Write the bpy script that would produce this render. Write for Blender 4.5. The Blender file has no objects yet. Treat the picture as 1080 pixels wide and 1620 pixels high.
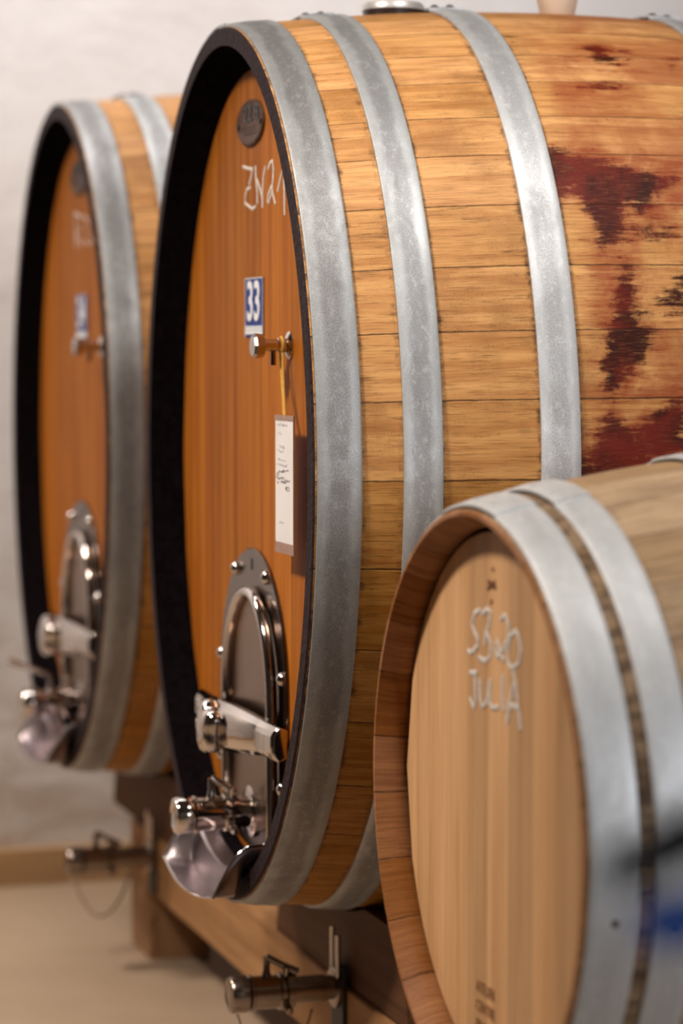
import bpy, math, random
import numpy as np
from mathutils import Vector, Matrix
C = bpy.context.scene.collection
S = bpy.context.scene
PI = math.pi
random.seed(4)

# ------------------------------------------------------------------ camera
YAW, PIT = .3045, .0639
cd = bpy.data.cameras.new('camera'); cam = bpy.data.objects.new('camera', cd); C.objects.link(cam)
cd.sensor_fit = 'HORIZONTAL'; cd.sensor_width = 24.0; cd.lens = 4025.7/1080*24
cd.clip_start = .05; cd.clip_end = 60
cam.location = (0, 0, 1.46)
cam.rotation_euler = (PI/2-PIT, 0, -YAW)
cd.dof.use_dof = True; cd.dof.focus_distance = 4.0; cd.dof.aperture_fstop = 2.1
S.camera = cam

# ------------------------------------------------------------------ view, world, lights
vs = S.view_settings
vs.view_transform = 'Standard'; vs.look = 'None'; vs.gamma = 1; vs.use_curve_mapping = False
vs.exposure = 0.0
w = bpy.data.worlds.new('world'); S.world = w; w.use_nodes = True
w.node_tree.nodes['Background'].inputs[0].default_value = (.9, .93, 1, 1)
w.node_tree.nodes['Background'].inputs[1].default_value = .0

def area(name, loc, target, sx, sy, power, col, spread=180):
    l = bpy.data.lights.new(name, 'AREA'); l.shape = 'RECTANGLE'; l.size = sx; l.size_y = sy
    l.energy = power; l.color = col; l.spread = math.radians(spread)
    o = bpy.data.objects.new(name, l); C.objects.link(o); o.location = loc
    d = Vector(target)-Vector(loc); o.rotation_euler = d.to_track_quat('-Z', 'Y').to_euler()
    return o
CEIL = 4.0
area('aisle_lamp_light', (-.95, 3.3, CEIL-.1), (1.15, 3.9, 1.25), .3, .4, 24, (1, .89, .78), 66)
area('far_fill_light', (-1.0, 5.9, CEIL-.1), (.1, 6.0, 0), .3, .5, 38, (1, .87, .74), 90)  # added fill, no lamp seen there: brightens far floor, wall and left cask
area('front_lamp_light', (1.9, 2.35, CEIL-.15), (1.7, 4.1, 1.9), 1.3, .6, 15.5, (1, .95, .90), 92)
area('end_wall_lamp_light', (1.2, 5.9, CEIL-.1), (1.2, 6.8, 2.0), 3.6, .3, 46, (1, .95, .93), 130)
area('window_daylight', (2.2, -2.4, 2.1), (1.8, 3.4, 1.4), 2.4, 1.3, 56, (.93, .96, 1), 140)

# ------------------------------------------------------------------ data
ZW= [[(0.0552, 0.5377), (0.0214, 0.5323), (-0.0139, 0.5284)], [(-0.01, 0.5276), (-0.0001, 0.5138), (0.0118, 0.5031)], [(0.002, 0.4973), (0.0257, 0.4956), (0.0377, 0.4838), (0.0398, 0.4713), (-0.0094, 0.4583), (-0.0309, 0.4623)], [(-0.0295, 0.5335), (-0.0332, 0.5117), (-0.0426, 0.4854), (-0.0425, 0.4658)], [(-0.0409, 0.5081), (-0.06, 0.4925), (-0.0751, 0.4733), (-0.075, 0.4569)], [(-0.0944, 0.5281), (-0.081, 0.5086), (-0.0759, 0.4834), (-0.075, 0.4569)], [(-0.1131, 0.5218), (-0.1244, 0.5321), (-0.1392, 0.5351), (-0.1458, 0.5196), (-0.1427, 0.4997), (-0.1352, 0.48), (-0.1165, 0.4638), (-0.1082, 0.4653), (-0.1128, 0.4772), (-0.1315, 0.4913), (-0.1462, 0.4723), (-0.159, 0.4585)], [(-0.1719, 0.4808), (-0.1902, 0.5017), (-0.2119, 0.526), (-0.2117, 0.4854), (-0.215, 0.4376)]]
SB= [[(0.0643, 0.2599), (0.0865, 0.2528), (0.0965, 0.2374), (0.0883, 0.2282), (0.074, 0.2198), (0.0739, 0.2098), (0.1023, 0.1965), (0.1126, 0.1997)], [(0.0583, 0.2541), (0.0385, 0.2632), (0.0266, 0.2601), (0.0304, 0.2442), (0.0421, 0.2317), (0.0499, 0.2139)], [(0.0421, 0.2317), (0.0242, 0.2196), (0.0279, 0.2008), (0.0457, 0.1917), (0.0697, 0.1946)], [(-0.0123, 0.2542), (-0.0257, 0.2618), (-0.0391, 0.2514), (-0.0393, 0.2349), (-0.0205, 0.2148), (-0.0013, 0.2028), (0.0096, 0.2114), (0.0008, 0.2249), (-0.009, 0.2093), (-0.0225, 0.2004)], [(-0.0767, 0.2375), (-0.0655, 0.2445), (-0.0468, 0.2371), (-0.0338, 0.2135), (-0.0397, 0.199), (-0.0549, 0.1939), (-0.0771, 0.2048), (-0.0843, 0.2233), (-0.0767, 0.2375)], [(0.1041, 0.1697), (0.0756, 0.1724)], [(0.0837, 0.17), (0.0821, 0.1358), (0.0873, 0.1229), (0.1038, 0.1344)], [(0.0654, 0.1665), (0.0651, 0.1395), (0.055, 0.1287), (0.0372, 0.1403), (0.0276, 0.1698)], [(0.0276, 0.1698), (0.0293, 0.1385), (0.0174, 0.1331), (-0.0059, 0.1376)], [(-0.0208, 0.1828), (-0.0192, 0.1561), (-0.0233, 0.1344)], [(-0.0349, 0.1193), (-0.0478, 0.1502), (-0.057, 0.1748)], [(-0.0549, 0.1911), (-0.0663, 0.176), (-0.0741, 0.1495), (-0.0856, 0.1182)], [(-0.0403, 0.1464), (-0.0779, 0.1446)]]
MK= [[(0.0349, 0.3001), (0.0074, 0.2935)], [(0.0095, 0.3017), (0.0368, 0.2901)], [(0.0209, 0.2768), (0.0248, 0.2715)], [(0.0163, 0.32), (0.0186, 0.3156)]]
ST= [[(0.442, 40.96), (0.454, 40.95), (0.507, 39.16), (0.566, 38.33), (0.628, 37.06), (0.655, 36.61), (0.64, 35.57), (0.615, 34.54), (0.601, 33.23), (0.575, 32.57), (0.586, 33.69), (0.553, 33.5), (0.544, 31.61), (0.543, 29.15), (0.511, 27.36), (0.5, 29.75), (0.489, 33.48), (0.482, 34.77), (0.457, 35.11), (0.443, 34.46), (0.439, 37.79)], [(0.54, 24.89), (0.546, 22.48), (0.538, 20.26), (0.551, 18.07), (0.572, 17.13), (0.559, 14.86), (0.533, 13.02), (0.516, 11.19), (0.491, 9.65), (0.49, 13.04), (0.501, 16.48), (0.513, 19.17), (0.53, 22.48)], [(0.641, 24.22), (0.617, 21.66), (0.592, 20.4), (0.633, 20.0)], [(0.439, 3.01), (0.439, -0.06), (0.539, 1.38), (0.618, 2.34), (0.621, 9.06), (0.577, 7.01), (0.536, 4.72), (0.513, 6.02), (0.501, 7.58), (0.481, 6.31), (0.465, 2.99), (0.453, 1.72)], [(0.563, 29.4), (0.625, 29.52), (0.651, 29.31), (0.623, 28.97)], [(0.494, 17.02), (0.503, 17.55), (0.565, 19.71), (0.569, 19.54), (0.521, 16.87)], [(0.587, 63.2), (0.607, 63.62), (0.615, 61.23), (0.628, 58.68), (0.594, 58.93)], [(0.657, 61.97), (0.671, 61.14), (0.649, 60.08)], [(0.522, 59.12), (0.538, 59.58), (0.529, 57.11)], [(0.545, 52.78), (0.583, 53.56), (0.614, 53.46), (0.578, 52.39)], [(0.452, 67.04), (0.469, 68.31), (0.449, 63.69)], [(0.732, 61.22), (0.751, 61.41), (0.726, 57.7)]]

# ------------------------------------------------------------------ node helpers
def mat(name):
    m = bpy.data.materials.new(name); m.use_nodes = True
    nt = m.node_tree; b = nt.nodes['Principled BSDF']
    return m, nt, b
class N:
    def __init__(s, nt): s.nt = nt
    def n(s, t, **k):
        x = s.nt.nodes.new(t)
        for a, v in k.items(): setattr(x, a, v)
        return x
    def l(s, a, b): s.nt.links.new(a, b)
    def set(s, sock, v):
        if isinstance(v, (int, float, tuple)): sock.default_value = v
        else: s.l(v, sock)
    def math(s, op, a, b=0.0, clamp=False):
        x = s.n('ShaderNodeMath', operation=op, use_clamp=clamp); s.set(x.inputs[0], a); s.set(x.inputs[1], b); return x.outputs[0]
    def mix(s, f, a, b, mode='MIX'):
        x = s.n('ShaderNodeMix', data_type='RGBA', blend_type=mode)
        s.set(x.inputs[0], f); s.set(x.inputs[6], a if not (isinstance(a, tuple) and len(a) == 3) else a+(1,)); s.set(x.inputs[7], b if not (isinstance(b, tuple) and len(b) == 3) else b+(1,)); return x.outputs[2]
    def attr(s, name):
        return s.n('ShaderNodeAttribute', attribute_name=name)
    def vecscale(s, v, sc):
        x = s.n('ShaderNodeMapping'); s.l(v, x.inputs[0]); x.inputs['Scale'].default_value = sc; return x.outputs[0]
    def noise(s, v, scale, det=4, rough=.55, dist=0.0):
        x = s.n('ShaderNodeTexNoise'); s.l(v, x.inputs['Vector']); x.inputs['Scale'].default_value = scale
        x.inputs['Detail'].default_value = det; x.inputs['Roughness'].default_value = rough; x.inputs['Distortion'].default_value = dist; return x.outputs['Fac']
    def ramp(s, f, a, b, lo=0.0, hi=1.0):
        x = s.n('ShaderNodeMapRange'); x.interpolation_type = 'SMOOTHSTEP'; s.set(x.inputs[0], f)
        x.inputs[1].default_value = a; x.inputs[2].default_value = b; x.inputs[3].default_value = lo; x.inputs[4].default_value = hi; return x.outputs[0]
    def bump(s, h, strength, dist, b):
        x = s.n('ShaderNodeBump'); x.inputs['Strength'].default_value = strength; x.inputs['Distance'].default_value = dist; s.l(h, x.inputs['Height']); s.l(x.outputs[0], b.inputs['Normal'])

def simple(name, col, rough=.5, metal=0.0, noise_amt=.12, nscale=30, bump=0.0, spec=.5):
    m, nt, b = mat(name); k = N(nt)
    tc = k.n('ShaderNodeTexCoord').outputs['Object']
    f = k.noise(tc, nscale)
    c2 = tuple(max(0, c*(1-noise_amt*2)) for c in col); c1 = tuple(min(1, c*(1+noise_amt)) for c in col)
    k.l(k.mix(f, c2, c1), b.inputs['Base Color'])
    b.inputs['Roughness'].default_value = rough; b.inputs['Metallic'].default_value = metal
    b.inputs['Specular IOR Level'].default_value = spec
    if bump: k.bump(f, bump, .01, b)
    return m

def stave_wood(name, light, dark, varr=.35, rough=.5, grime=.6, stain=False, blotch=.5):
    """staves: UV u = metres along axis, v = arc metres; attributes stave (tone per stave, random unless set), seam (0..1 across a stave)"""
    m, nt, b = mat(name); k = N(nt)
    uv = k.n('ShaderNodeUVMap', uv_map='UVMap').outputs[0]
    st = k.attr('stave').outputs['Fac']; seam = k.attr('seam').outputs['Fac']; gr = k.attr('grime').outputs['Fac']
    off = k.n('ShaderNodeCombineXYZ'); k.set(off.inputs[0], k.math('MULTIPLY', st, 7.3)); k.set(off.inputs[1], k.math('MULTIPLY', st, 3.1))
    va = k.n('ShaderNodeVectorMath', operation='ADD'); k.l(uv, va.inputs[0]); k.l(off.outputs[0], va.inputs[1]); v = va.outputs[0]
    g1 = k.noise(k.vecscale(v, (2.2, 38, 1)), 1.6, 5, .6, .6)       # broad figure
    g2 = k.noise(k.vecscale(v, (14, 420, 1)), 1.0, 3, .7)           # fine pores
    g3 = k.noise(v, 9, 4, .6)                                         # blotches
    c = k.mix(k.ramp(g1, .3, .72), light, dark)
    c = k.mix(k.math('MULTIPLY', k.ramp(g2, .50, .68), .6), c, tuple(x*.38 for x in dark))
    g4 = k.noise(k.vecscale(v, (5, 120, 1)), 1.0, 6, .75, .8)
    c = k.mix(k.math('MULTIPLY', k.ramp(g4, .56, .66), k.ramp(g3, .35, .6, .15, .75)), c, tuple(x*.3 for x in dark))
    c = k.mix(k.math('MULTIPLY', k.ramp(k.noise(v, 260, 2, .8), .55, .66), k.ramp(g3, .4, .65, .0, .45)), c, tuple(x*.35 for x in dark))
    c = k.mix(k.math('MULTIPLY', k.ramp(g3, .45, .75), blotch), c, tuple(x*.6 for x in dark))
    hs = k.n('ShaderNodeHueSaturation'); k.l(c, hs.inputs['Color'])
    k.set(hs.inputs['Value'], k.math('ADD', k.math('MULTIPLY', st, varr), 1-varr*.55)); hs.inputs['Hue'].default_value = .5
    k.set(hs.inputs['Saturation'], k.math('SUBTRACT', 1.08, k.math('MULTIPLY', st, .16)))
    c = hs.outputs[0]
    if stain:
        sa = k.attr('stain').outputs['Fac']
        tone = k.ramp(k.math('ADD', k.n('ShaderNodeSeparateXYZ').outputs[0], 0.0), .46, .5)
        sep = [n for n in nt.nodes if n.bl_idname == 'ShaderNodeSeparateXYZ'][-1]; k.l(uv, sep.inputs[0])
        n1 = k.noise(k.vecscale(v, (6, 60, 1)), 1.3, 6, .75, .4); n2 = k.noise(v, 60, 4, .7); n3 = k.noise(k.vecscale(v, (30, 500, 1)), 1, 3, .8)
        n4 = k.noise(v, 5.0, 5, .65, .5)
        red = k.math('MULTIPLY', k.math('MULTIPLY', tone, k.ramp(n4, .36, .60)), .6)
        c = k.mix(red, c, (.30, .075, .028))
        edge = k.math('ADD', k.math('MULTIPLY', k.math('SUBTRACT', n1, .5), 1.7), k.math('MULTIPLY', k.math('SUBTRACT', n2, .5), .9))
        a = k.math('ADD', sa, edge)
        wash = k.ramp(k.math('ADD', k.math('ADD', k.attr('wash').outputs['Fac'], k.math('MULTIPLY', k.math('SUBTRACT', n4, .5), 1.1)), k.math('MULTIPLY', k.math('SUBTRACT', n1, .5), 1.5)), .40, .85)
        c = k.mix(k.math('MULTIPLY', wash, k.ramp(n3, .3, .6, .45, .8)), c, (.24, .038, .010))
        a = k.ramp(a, .20, .58)
        a = k.math('MULTIPLY', a, k.ramp(n3, .25, .5, .55, 1.0))
        c = k.mix(k.math('MULTIPLY', a, .96), c, k.mix(k.ramp(n4, .4, .6), (.022, .0018, .002), (.13, .011, .006)))
        # wine spatter over the belly
        sp = k.math('MULTIPLY', k.ramp(k.noise(k.vecscale(v, (1, 1.6, 1)), 42, 6, .8), .60, .68), tone)
        c = k.mix(k.math('MULTIPLY', sp, .6), c, (.09, .014, .01))
    sd = k.math('MINIMUM', seam, k.math('SUBTRACT', 1.0, seam))
    line = k.ramp(k.math('ADD', sd, k.math('MULTIPLY', k.math('SUBTRACT', k.noise(v, 40, 3), .5), .03)), .0, .018, 1, 0)
    c = k.mix(k.math('MULTIPLY', line, .8), c, (.035, .015, .007))
    gm = k.ramp(k.math('ADD', gr, k.math('MULTIPLY', k.math('SUBTRACT', k.noise(k.vecscale(v, (14, 26, 1)), 1.5, 7, .8), .5), 1.5)), .72, 1.15)
    c = k.mix(k.math('MULTIPLY', gm, grime), c, (.03, .013, .008))
    k.l(c, b.inputs['Base Color'])
    b.inputs['Roughness'].default_value = rough; b.inputs['Specular IOR Level'].default_value = .14
    k.bump(k.math('SUBTRACT', k.math('ADD', k.math('MULTIPLY', g2, .5), g1), k.math('MULTIPLY', line, 2.5)), .35, .0015, b)
    return m

def plank_wood(name, light, dark, rough=.4, axis='z', var=.22, spec=.18):
    """vertical planks of a cask head; attribute stave (random per plank), seam"""
    m, nt, b = mat(name); k = N(nt)
    tc = k.n('ShaderNodeTexCoord').outputs['Object']
    st = k.attr('stave').outputs['Fac']; seam = k.attr('seam').outputs['Fac']
    off = k.n('ShaderNodeCombineXYZ'); k.set(off.inputs[1], k.math('MULTIPLY', st, 5.0)); k.set(off.inputs[2], k.math('MULTIPLY', st, 9.0))
    va = k.n('ShaderNodeVectorMath', operation='ADD'); k.l(tc, va.inputs[0]); k.l(off.outputs[0], va.inputs[1]); v = va.outputs[0]
    sc = {'z': lambda a, c: (c, c, a), 'y': lambda a, c: (c, a, c), 'x': lambda a, c: (a, c, c)}[axis]
    g1 = k.noise(k.vecscale(v, sc(.9, 22)), 1.5, 5, .55, .5); g2 = k.noise(k.vecscale(v, sc(8, 380)), 1, 3, .6)
    c = k.mix(k.ramp(g1, .3, .7), light, dark)
    c = k.mix(k.math('MULTIPLY', k.ramp(g2, .5, .75), .35), c, tuple(x*.5 for x in dark))
    c = k.mix(k.math('MULTIPLY', k.ramp(k.noise(v, 3.5, 4), .5, .8), .3), c, tuple(x*.7 for x in dark))
    hs = k.n('ShaderNodeHueSaturation'); k.l(c, hs.inputs['Color']); k.set(hs.inputs['Value'], k.math('ADD', k.math('MULTIPLY', st, var), 1-var*.5)); c = hs.outputs[0]
    sd = k.math('MINIMUM', seam, k.math('SUBTRACT', 1.0, seam))
    line = k.ramp(sd, .004, .018, 1, 0)
    c = k.mix(k.math('MULTIPLY', line, .55), c, tuple(x*.25 for x in dark))
    k.l(c, b.inputs['Base Color']); b.inputs['Roughness'].default_value = rough
    b.inputs['Specular IOR Level'].default_value = spec
    k.bump(k.math('SUBTRACT', k.math('ADD', g1, k.math('MULTIPLY', g2, .4)), line), .25, .001, b)
    return m

def galvanised(name, base=(.46, .475, .48), dark=(.24, .24, .245), speck=.5, rough=.5, metal=.55, band=.6):
    m, nt, b = mat(name); k = N(nt)
    uv = k.n('ShaderNodeUVMap', uv_map='UVMap').outputs[0]     # u 0..1 across, v arc metres
    sep = k.n('ShaderNodeSeparateXYZ'); k.l(uv, sep.inputs[0]); u = sep.outputs[0]
    v = k.vecscale(uv, (.07, 1, 1))
    big = k.noise(k.vecscale(v, (1, .55, 1)), 14, 5, .6, .6); wob = k.noise(v, 9, 4, .6)
    cen = k.math('ABSOLUTE', k.math('SUBTRACT', k.math('ADD', u, k.math('MULTIPLY', k.math('SUBTRACT', wob, .5), .5)), .5))
    bd = k.ramp(cen, .14, .34, 1, 0)
    c = k.mix(k.math('MULTIPLY', bd, band), base, dark)
    c = k.mix(k.math('MULTIPLY', k.ramp(big, .45, .7), .45), c, dark)
    fine = k.noise(v, 420, 3, .85); fl = k.n('ShaderNodeTexVoronoi'); k.l(v, fl.inputs['Vector']); fl.inputs['Scale'].default_value = 170
    sp = k.math('MULTIPLY', k.ramp(fine, .49, .60), k.math('ADD', k.math('MULTIPLY', bd, .6), .4))
    c = k.mix(k.math('MULTIPLY', sp, speck), c, (.16, .13, .12))
    c = k.mix(k.math('MULTIPLY', k.n('ShaderNodeSeparateXYZ').outputs[0], .0), c, c)
    c = k.mix(k.ramp(k.noise(k.vecscale(v, (1, .6, 1)), 75, 7, .85), .52, .60, 0, .28), c, tuple(min(1, x*1.45) for x in base))
    k.l(c, b.inputs['Base Color']); b.inputs['Metallic'].default_value = metal
    k.l(k.ramp(big, .3, .7, rough-.06, rough+.12), b.inputs['Roughness'])
    k.bump(k.math('ADD', k.math('MULTIPLY', fine, .6), k.math('MULTIPLY', big, .5)), .25, .0012, b)
    return m

M = {}
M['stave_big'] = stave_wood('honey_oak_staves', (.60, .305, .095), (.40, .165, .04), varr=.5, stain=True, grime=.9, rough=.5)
M['stave_small'] = stave_wood('pale_oak_staves', (.50, .34, .20), (.36, .23, .13), varr=.2, blotch=.75, grime=.8, rough=.6)
M['stave_inner'] = stave_wood('bare_oak_chime', (.40, .175, .065), (.28, .11, .038), varr=.3, grime=.0, rough=.5, blotch=.3)
M['chime_black'] = simple('black_tarred_chime', (.007, .005, .006), .7, 0, .5, 60, .3)
M['chime_black'].node_tree.nodes['Principled BSDF'].inputs['Specular IOR Level'].default_value = .0
M['chime_face'] = simple('dark_purple_chime_face', (.030, .018, .020), .7, 0, .5, 90, .4, spec=.12)
M['head_big'] = plank_wood('varnished_oak_head', (.41, .135, .013), (.27, .072, .006), rough=.5, spec=.06)
M['head_small'] = plank_wood('pale_oak_head', (.70, .41, .20), (.55, .295, .13), rough=.5, var=.28)
M['galv'] = galvanised('galvanised_hoop')
M['galv_lit'] = galvanised('lit_galvanised_hoop', (.60, .61, .62), (.36, .37, .38), band=.5)  # lighter copy of the hoop metal: highlight on the belly hoops painted in
M['galv_pit'] = galvanised('pitted_galvanised_hoop', (.37, .38, .385), (.17, .165, .165), speck=.85, band=.55)
M['galv_pale'] = galvanised('pale_galvanised_hoop', (.68, .69, .70), (.54, .55, .56), speck=.14, band=.25, rough=.52, metal=.5)
M['rivet_dark'] = simple('dark_rivet', (.12, .10, .10), .4, .8)
M['rivet_pale'] = simple('pale_rivet', (.75, .76, .76), .35, .6)
M['chrome'] = simple('polished_stainless', (.62, .56, .52), .08, 1, .05)
M['brushed'] = simple('brushed_stainless', (.50, .45, .43), .27, 1, .12, 8)
M['cap'] = simple('pale_steel_cap', (.62, .60, .57), .38, .5, .08, 30)
M['sheet'] = simple('stained_steel_sheet', (.34, .28, .29), .36, 1, .3, 14)
M['plate'] = simple('dull_stainless_plate', (.17, .12, .095), .20, 1, .2, 8)
M['steel_dark'] = simple('darkened_chrome', (.30, .24, .20), .22, 1, .2, 20)  # darker chrome: dim reflections of the low valves put into the base colour
M['door'] = simple('satin_stainless_door', (.27, .175, .125), .30, 1, .1, 6)
M['rubber'] = simple('black_rubber', (.012, .011, .012), .55)
M['chalk'] = simple('white_chalk', (.80, .74, .68), .9, 0, .25, 220, .4)
M['stamp'] = simple('burnt_brown_stamp', (.16, .05, .018), .8, 0, .3, 200)
M['stamp_light'] = simple('light_burnt_stamp', (.24, .09, .03), .8, 0, .3, 200)
M['medal'] = simple('brown_medallion', (.105, .055, .040), .5, .1, .35, 60, .3, spec=.15)
M['medal_dark'] = simple('raised_dark_numerals', (.018, .013, .014), .4, .4)
M['blue'] = simple('blue_enamel', (.005, .028, .20), .4, 0, .05, spec=.1)
M['blue_hose'] = simple('blue_rubber', (.02, .075, .30), .4, 0, .1)
M['white'] = simple('white_enamel', (.78, .80, .82), .4, 0, .04)
M['paper'] = simple('white_paper', (.72, .69, .68), .7, 0, .06, 12)
M['ink'] = simple('black_ink', (.03, .02, .03), .7, 0, .1)
M['ink_faint'] = simple('faint_ink', (.38, .36, .40), .7, 0, .1)
M['brown_tape'] = simple('brown_film_edge', (.30, .16, .11), .3, 0, .2, 40)
M['string'] = simple('yellow_string', (.62, .34, .05), .8, 0, .25, 120)
M['silicone'] = simple('beige_bung', (.66, .50, .38), .6, 0, .06)
M['glass_dark'] = simple('dark_ribbed_lid', (.05, .035, .035), .25, .3, .4, 90)
M['beam'] = plank_wood('pale_timber_beam', (.38, .20, .085), (.25, .12, .045), rough=.6, axis='y')
M['beam_post'] = plank_wood('timber_post', (.36, .21, .11), (.27, .14, .065), rough=.65, axis='z')
M['cradle'] = plank_wood('brown_timber_cradle', (.12, .05, .02), (.075, .03, .012), rough=.65, axis='y')

def wall_mat(name, c1, c2, scale=2.2, rough=.8, bump=.5, low=None):
    m, nt, b = mat(name); k = N(nt)
    tc = k.n('ShaderNodeTexCoord').outputs['Object']
    f = k.noise(tc, scale, 6, .6, .5); g = k.noise(tc, scale*9, 4, .7)
    c = k.mix(k.ramp(f, .35, .7), c1, c2); c = k.mix(k.math('MULTIPLY', g, .2), c, tuple(x*.7 for x in c2))
    if low:
        sep = k.n('ShaderNodeSeparateXYZ'); k.l(tc, sep.inputs[0])
        h = k.math('ADD', sep.outputs[2], k.math('MULTIPLY', k.math('SUBTRACT', f, .5), .8))
        d = k.math('MULTIPLY', k.ramp(h, .15, 1.1, 1, 0), k.ramp(k.noise(k.vecscale(tc, (1, 1, 2.2)), 4.2, 5, .6, .8), .32, .7))
        c = k.mix(k.math('MULTIPLY', d, .8), c, low)
    k.l(c, b.inputs['Base Color']); b.inputs['Roughness'].default_value = rough
    k.bump(k.math('ADD', f, k.math('MULTIPLY', g, .3)), bump, .02, b)
    return m
M['wall'] = wall_mat('rough_whitewash', (.80, .78, .77), (.72, .69, .67), low=(.46, .36, .28))
M['ceiling'] = wall_mat('white_ceiling', (.8, .8, .8), (.75, .75, .74), bump=.1)
M['vault'] = wall_mat('dark_brown_masonry', (.12, .085, .065), (.08, .055, .042), bump=.5)
M['floor'] = wall_mat('sandy_concrete_floor', (.38, .28, .19), (.33, .235, .155), scale=1.6, rough=.6, bump=.1)
M['skirt'] = plank_wood('tan_skirting', (.48, .30, .15), (.40, .24, .12), rough=.6, axis='x')

# ------------------------------------------------------------------ object helpers
def setp(o, label=None, cat=None, group=None, kind=None):
    for a, v in (('label', label), ('category', cat), ('group', group), ('kind', kind)):
        if v: o[a] = v
    return o
def empty(name, loc, label, cat, group=None):
    o = bpy.data.objects.new(name, None); C.objects.link(o); o.location = loc; o.empty_display_size = .1
    return setp(o, label, cat, group)
class MB:
    def __init__(s): s.v = []; s.f = []; s.mi = []; s.uv = None
    def add(s, vs, fs, mi=0):
        o = len(s.v); s.v += [tuple(p) for p in vs]; s.f += [tuple(i+o for i in f) for f in fs]; s.mi += [mi]*len(fs)
    def box(s, a, b, mi=0):
        x0, y0, z0 = a; x1, y1, z1 = b
        s.add([(x0,y0,z0),(x1,y0,z0),(x1,y1,z0),(x0,y1,z0),(x0,y0,z1),(x1,y0,z1),(x1,y1,z1),(x0,y1,z1)],
              [(0,3,2,1),(4,5,6,7),(0,1,5,4),(1,2,6,5),(2,3,7,6),(3,0,4,7)], mi)
    def tube(s, path, r, n=12, closed=False, mi=0, cap=True, flat=None):
        P = [Vector(p) for p in path]; R = r if isinstance(r, (list, tuple)) else [r]*len(P)
        vs = []; m = len(P); prev = None
        for i, p in enumerate(P):
            a = P[(i-1) % m] if (closed or i > 0) else p; b = P[(i+1) % m] if (closed or i < m-1) else p
            t = (b-a).normalized()
            if prev is None:
                u = t.orthogonal().normalized()
                if flat is not None:
                    u = (Vector(flat)-t*Vector(flat).dot(t)).normalized()
            else:
                u = (prev-t*prev.dot(t)).normalized()
            prev = u; q = t.cross(u)
            for j in range(n):
                an = 2*PI*j/n
                vs.append(p+(u*math.cos(an)*(R[i] if flat is None else R[i]*.3)+q*math.sin(an)*R[i]))
        fs = []
        for i in range(m if closed else m-1):
            for j in range(n):
                a = i*n+j; b = i*n+(j+1) % n; c = ((i+1) % m)*n+(j+1) % n; d = ((i+1) % m)*n+j; fs.append((a, b, c, d))
        if not closed and cap: fs.append(tuple(range(n-1, -1, -1))); fs.append(tuple((m-1)*n+j for j in range(n)))
        s.add(vs, fs, mi)
    def lathe(s, prof, org, ax, n=32, mi=0, mod=None):
        """prof: list of (distance along axis, radius)"""
        ax = Vector(ax).normalized(); u = ax.orthogonal().normalized(); q = ax.cross(u); org = Vector(org); vs = []
        for d, r in prof:
            for j in range(n):
                an = 2*PI*j/n; rr = r*(mod(an) if mod else 1); vs.append(org+ax*d+(u*math.cos(an)+q*math.sin(an))*rr)
        fs = []
        for i in range(len(prof)-1):
            for j in range(n): fs.append((i*n+j, i*n+(j+1) % n, (i+1)*n+(j+1) % n, (i+1)*n+j))
        fs.append(tuple(range(n-1, -1, -1))); fs.append(tuple((len(prof)-1)*n+j for j in range(n)))
        s.add(vs, fs, mi)
    def grid(s, fn, us, vs_, mi=0, wrap=False):
        V = [fn(u, v) for u in us for v in vs_]; n = len(vs_); F = []
        for i in range(len(us)-1):
            for j in range(n if wrap else n-1): F.append((i*n+j, i*n+(j+1) % n, (i+1)*n+(j+1) % n, (i+1)*n+j))
        s.add(V, F, mi)
    def build(s, name, mats, parent=None, off=(0, 0, 0), smooth=40, bevel=0, solid=0):
        me = bpy.data.meshes.new(name); me.from_pydata([(p[0]-off[0], p[1]-off[1], p[2]-off[2]) for p in s.v], [], s.f)
        if not isinstance(mats, (list, tuple)): mats = [mats]
        for m in mats: me.materials.append(m)
        me.polygons.foreach_set('material_index', s.mi)
        import bmesh
        bm = bmesh.new(); bm.from_mesh(me); bmesh.ops.remove_doubles(bm, verts=bm.verts, dist=1e-6)
        bmesh.ops.recalc_face_normals(bm, faces=bm.faces)
        for f in bm.faces: f.smooth = bool(smooth)
        if smooth:
            for e in bm.edges:
                if len(e.link_faces) == 2 and e.calc_face_angle(0) > math.radians(smooth): e.smooth = False
        bm.to_mesh(me); bm.free()
        o = bpy.data.objects.new(name, me); C.objects.link(o); o.parent = parent
        if solid:
            sd = o.modifiers.new('thickness', 'SOLIDIFY'); sd.thickness = solid; sd.offset = 0
        if bevel:
            bv = o.modifiers.new('bevel', 'BEVEL'); bv.width = bevel; bv.segments = 3; bv.limit_method = 'ANGLE'
        return o

def text_mesh(name, body, size, mats, parent, loc, sx=1.0, bold=0.0, ext=.0006, shear=0.0, align='CENTER', spacing=1.0):
    """writing lying on a head plane that faces -X; loc = (x, y, z) of the text centre in parent space"""
    cu = bpy.data.curves.new(name, 'FONT'); cu.body = body; cu.size = size; cu.offset = bold; cu.extrude = ext
    cu.align_x = align; cu.align_y = 'CENTER'; cu.space_character = spacing; cu.shear = shear; cu.resolution_u = 6
    tmp = bpy.data.objects.new(name, cu); C.objects.link(tmp)
    dg = bpy.context.evaluated_depsgraph_get(); me = bpy.data.meshes.new_from_object(tmp.evaluated_get(dg))
    bpy.data.objects.remove(tmp); me.name = name
    me.transform(Matrix(((0, 0, -1, loc[0]), (-sx, 0, 0, loc[1]), (0, 1, 0, loc[2]), (0, 0, 0, 1))))
    me.materials.clear(); me.materials.append(mats)
    o = bpy.data.objects.new(name, me); C.objects.link(o); o.parent = parent
    return o

# ------------------------------------------------------------------ cask builder (local: x = depth from the front rim, y along the row, z up, centre 0; mesh shifted by OFF)
def kprof(t, L, b): return 1+b*(1-((t-L/2)/(L/2))**2)

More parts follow.
